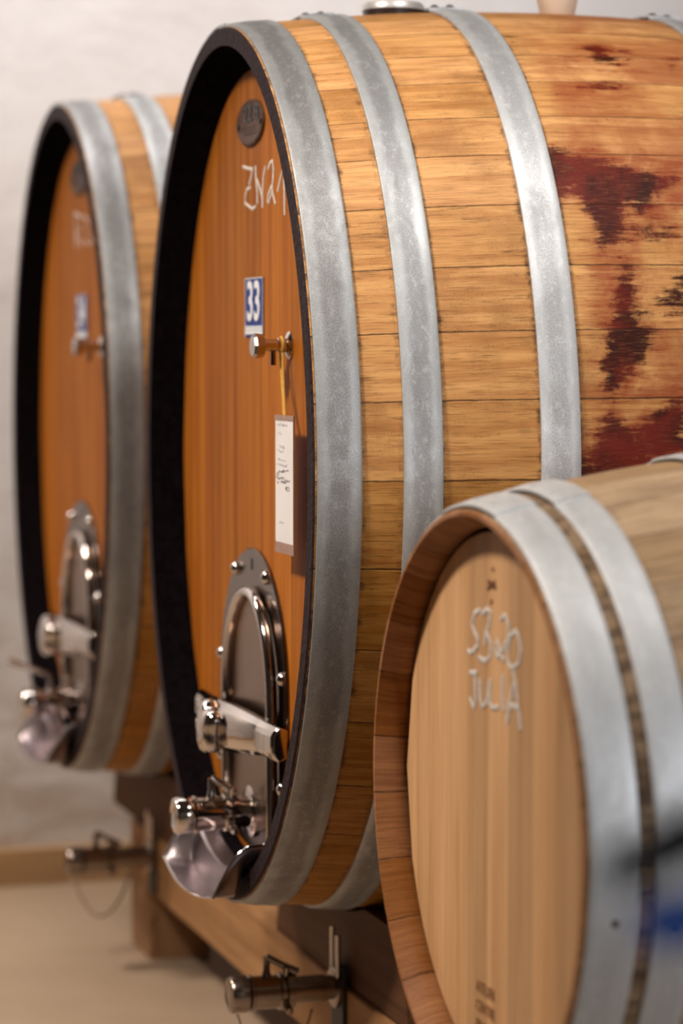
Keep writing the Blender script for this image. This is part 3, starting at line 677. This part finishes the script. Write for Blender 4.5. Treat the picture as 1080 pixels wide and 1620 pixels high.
for Yc, nm in ((4.4034, 'the cask with plate 33'), (5.915, 'the blurred left cask')):
    for x0, e in ((XB+.01, 'front'), (2.04, 'rear')):
        kk = kprof(x0-1.1553 if e == 'rear' else x0+.07-1.1553, 1.24, .06)
        cradle(x0, x0+.07, Yc, 1.2507, .579*kk, .775*kk, .40, .07, M['cradle'], 'hollowed wooden cradle board under the %s of %s' % (e, nm), .16)
for x0, e in ((XB+.01, 'front'), (2.04, 'rear')):
    kk = kprof(x0+.0-1.1553 if e == 'rear' else x0+.07-1.1553, SL, SBG)
    for yb, nb in ((3.1249, 'the small barrel chalked SB20 JULIA'),):
        cradle(x0, x0+.07, yb, .8512, SR*kk, SR*kk, .26, .07, M['cradle'], 'hollowed wooden cradle board under the %s of %s' % (e, nb), .2)

# low drain valves fixed to the cradles
def drain(Y, z, label, chain):
    x0 = XB
    r = empty('drain_valve', (x0, Y, z-.09), label, 'valve', 'low drain valves on the rack')
    off = (x0, Y, z-.09)
    mb = MB(); mb.box((x0-.008, Y-.035, z-.085), (x0, Y+.035, z+.045)); mb.build('mounting_plate', M['rubber'], r, off, bevel=.002)
    v = valve('valve_flange', r, off, (x0-.008, Y+.0, z), handle=((.055, -.01, -.03), (0, 0, 0)), mm='steel_dark', scale=.8, ext=.055)
    for dy, top in ((.028, .11), (-.004, .10)):
        mb = MB(); mb.tube([(x0-.014+.0, Y+dy-.02, z+.02), (x0-.014, Y+dy-.02, z+top), ], .0052, 10); mb.build('upright_rod', M['chrome'], r, off)
    mb = MB(); P = []
    sag, dep = chain
    for i in range(25):
        u = i/24; P.append((x0-.205+.14*u, Y-.034, z-.028-dep*(1-(2*u-1)**2)))
    for i, p in enumerate(P): pass
    mb.tube(P, .0030, 6); mb.build('chain', M['chrome'], r, off)
    return r
drain(4.345, .306, 'low steel valve on the rack below the cask with plate 33', (0, .12))
drain(5.82, .262, 'low blurred steel valve with a hanging chain, below the left cask', (0, .10))

# ------------------------------------------------------------------ out of focus equipment handle close to the camera
tr = empty('equipment_trolley', (.610, 1.158, 0), 'black and blue equipment handle, blurred at the lower right edge', 'trolley')
mb = MB()
o = (.610, 1.158, 0)
mb.tube([(.610, 1.158, .05), (.610, 1.158, 1.30)], .014, 14); mb.build('post', M['rubber'], tr, o)
mb = MB(); mb.tube([(.610, 1.158, 1.240), (.599, 1.162, 1.235), (.546, 1.177, 1.207), (.514, 1.187, 1.191)], [.014, .0145, .014, .009], 14); mb.build('black_handle', M['rubber'], tr, o)
mb = MB(); mb.tube([(.610, 1.155, 1.174), (.598, 1.158, 1.174), (.556, 1.171, 1.170), (.530, 1.180, 1.166)], [.010, .014, .015, .012], 14); mb.build('blue_grip', M['blue_hose'], tr, o)
mb = MB(); mb.box((.56, 1.05, .02), (.90, 1.30, .06)); mb.build('foot_plate', M['rubber'], tr, o, bevel=.004)

# ------------------------------------------------------------------ the room
def struct(name, a, b, m, bev=0):
    mb = MB(); mb.box(a, b); o_ = mb.build(name, m, smooth=0, bevel=bev)
    for nm in ('stave', 'seam'):
        at = o_.data.attributes.new(nm, 'FLOAT', 'POINT'); at.data.foreach_set('value', [.5]*len(o_.data.vertices))
    return setp(o_, kind='structure')
XL, XR, YN, YF = -2.6, 4.2, -2.6, 6.83
struct('floor', (XL-.2, YN-.2, -.1), (XR+.2, YF+.2, 0), M['floor'])
struct('ceiling', (XL-.2, YN-.2, CEIL), (XR+.2, YF+.2, CEIL+.1), M['vault'])
struct('wall_end', (XL-.2, YF, 0), (XR+.2, YF+.2, CEIL), M['wall'])
struct('wall_left', (XL-.2, YN, 0), (XL, YF, CEIL), M['vault'])
struct('wall_right', (XR, YN, 0), (XR+.2, YF, CEIL), M['wall'])
struct('wall_near', (XL-.2, YN-.2, 0), (XR+.2, YN, CEIL), M['wall'])
struct('baseboard_end', (XL, YF-.03, 0), (XR, YF, .10), M['skirt'], .003)
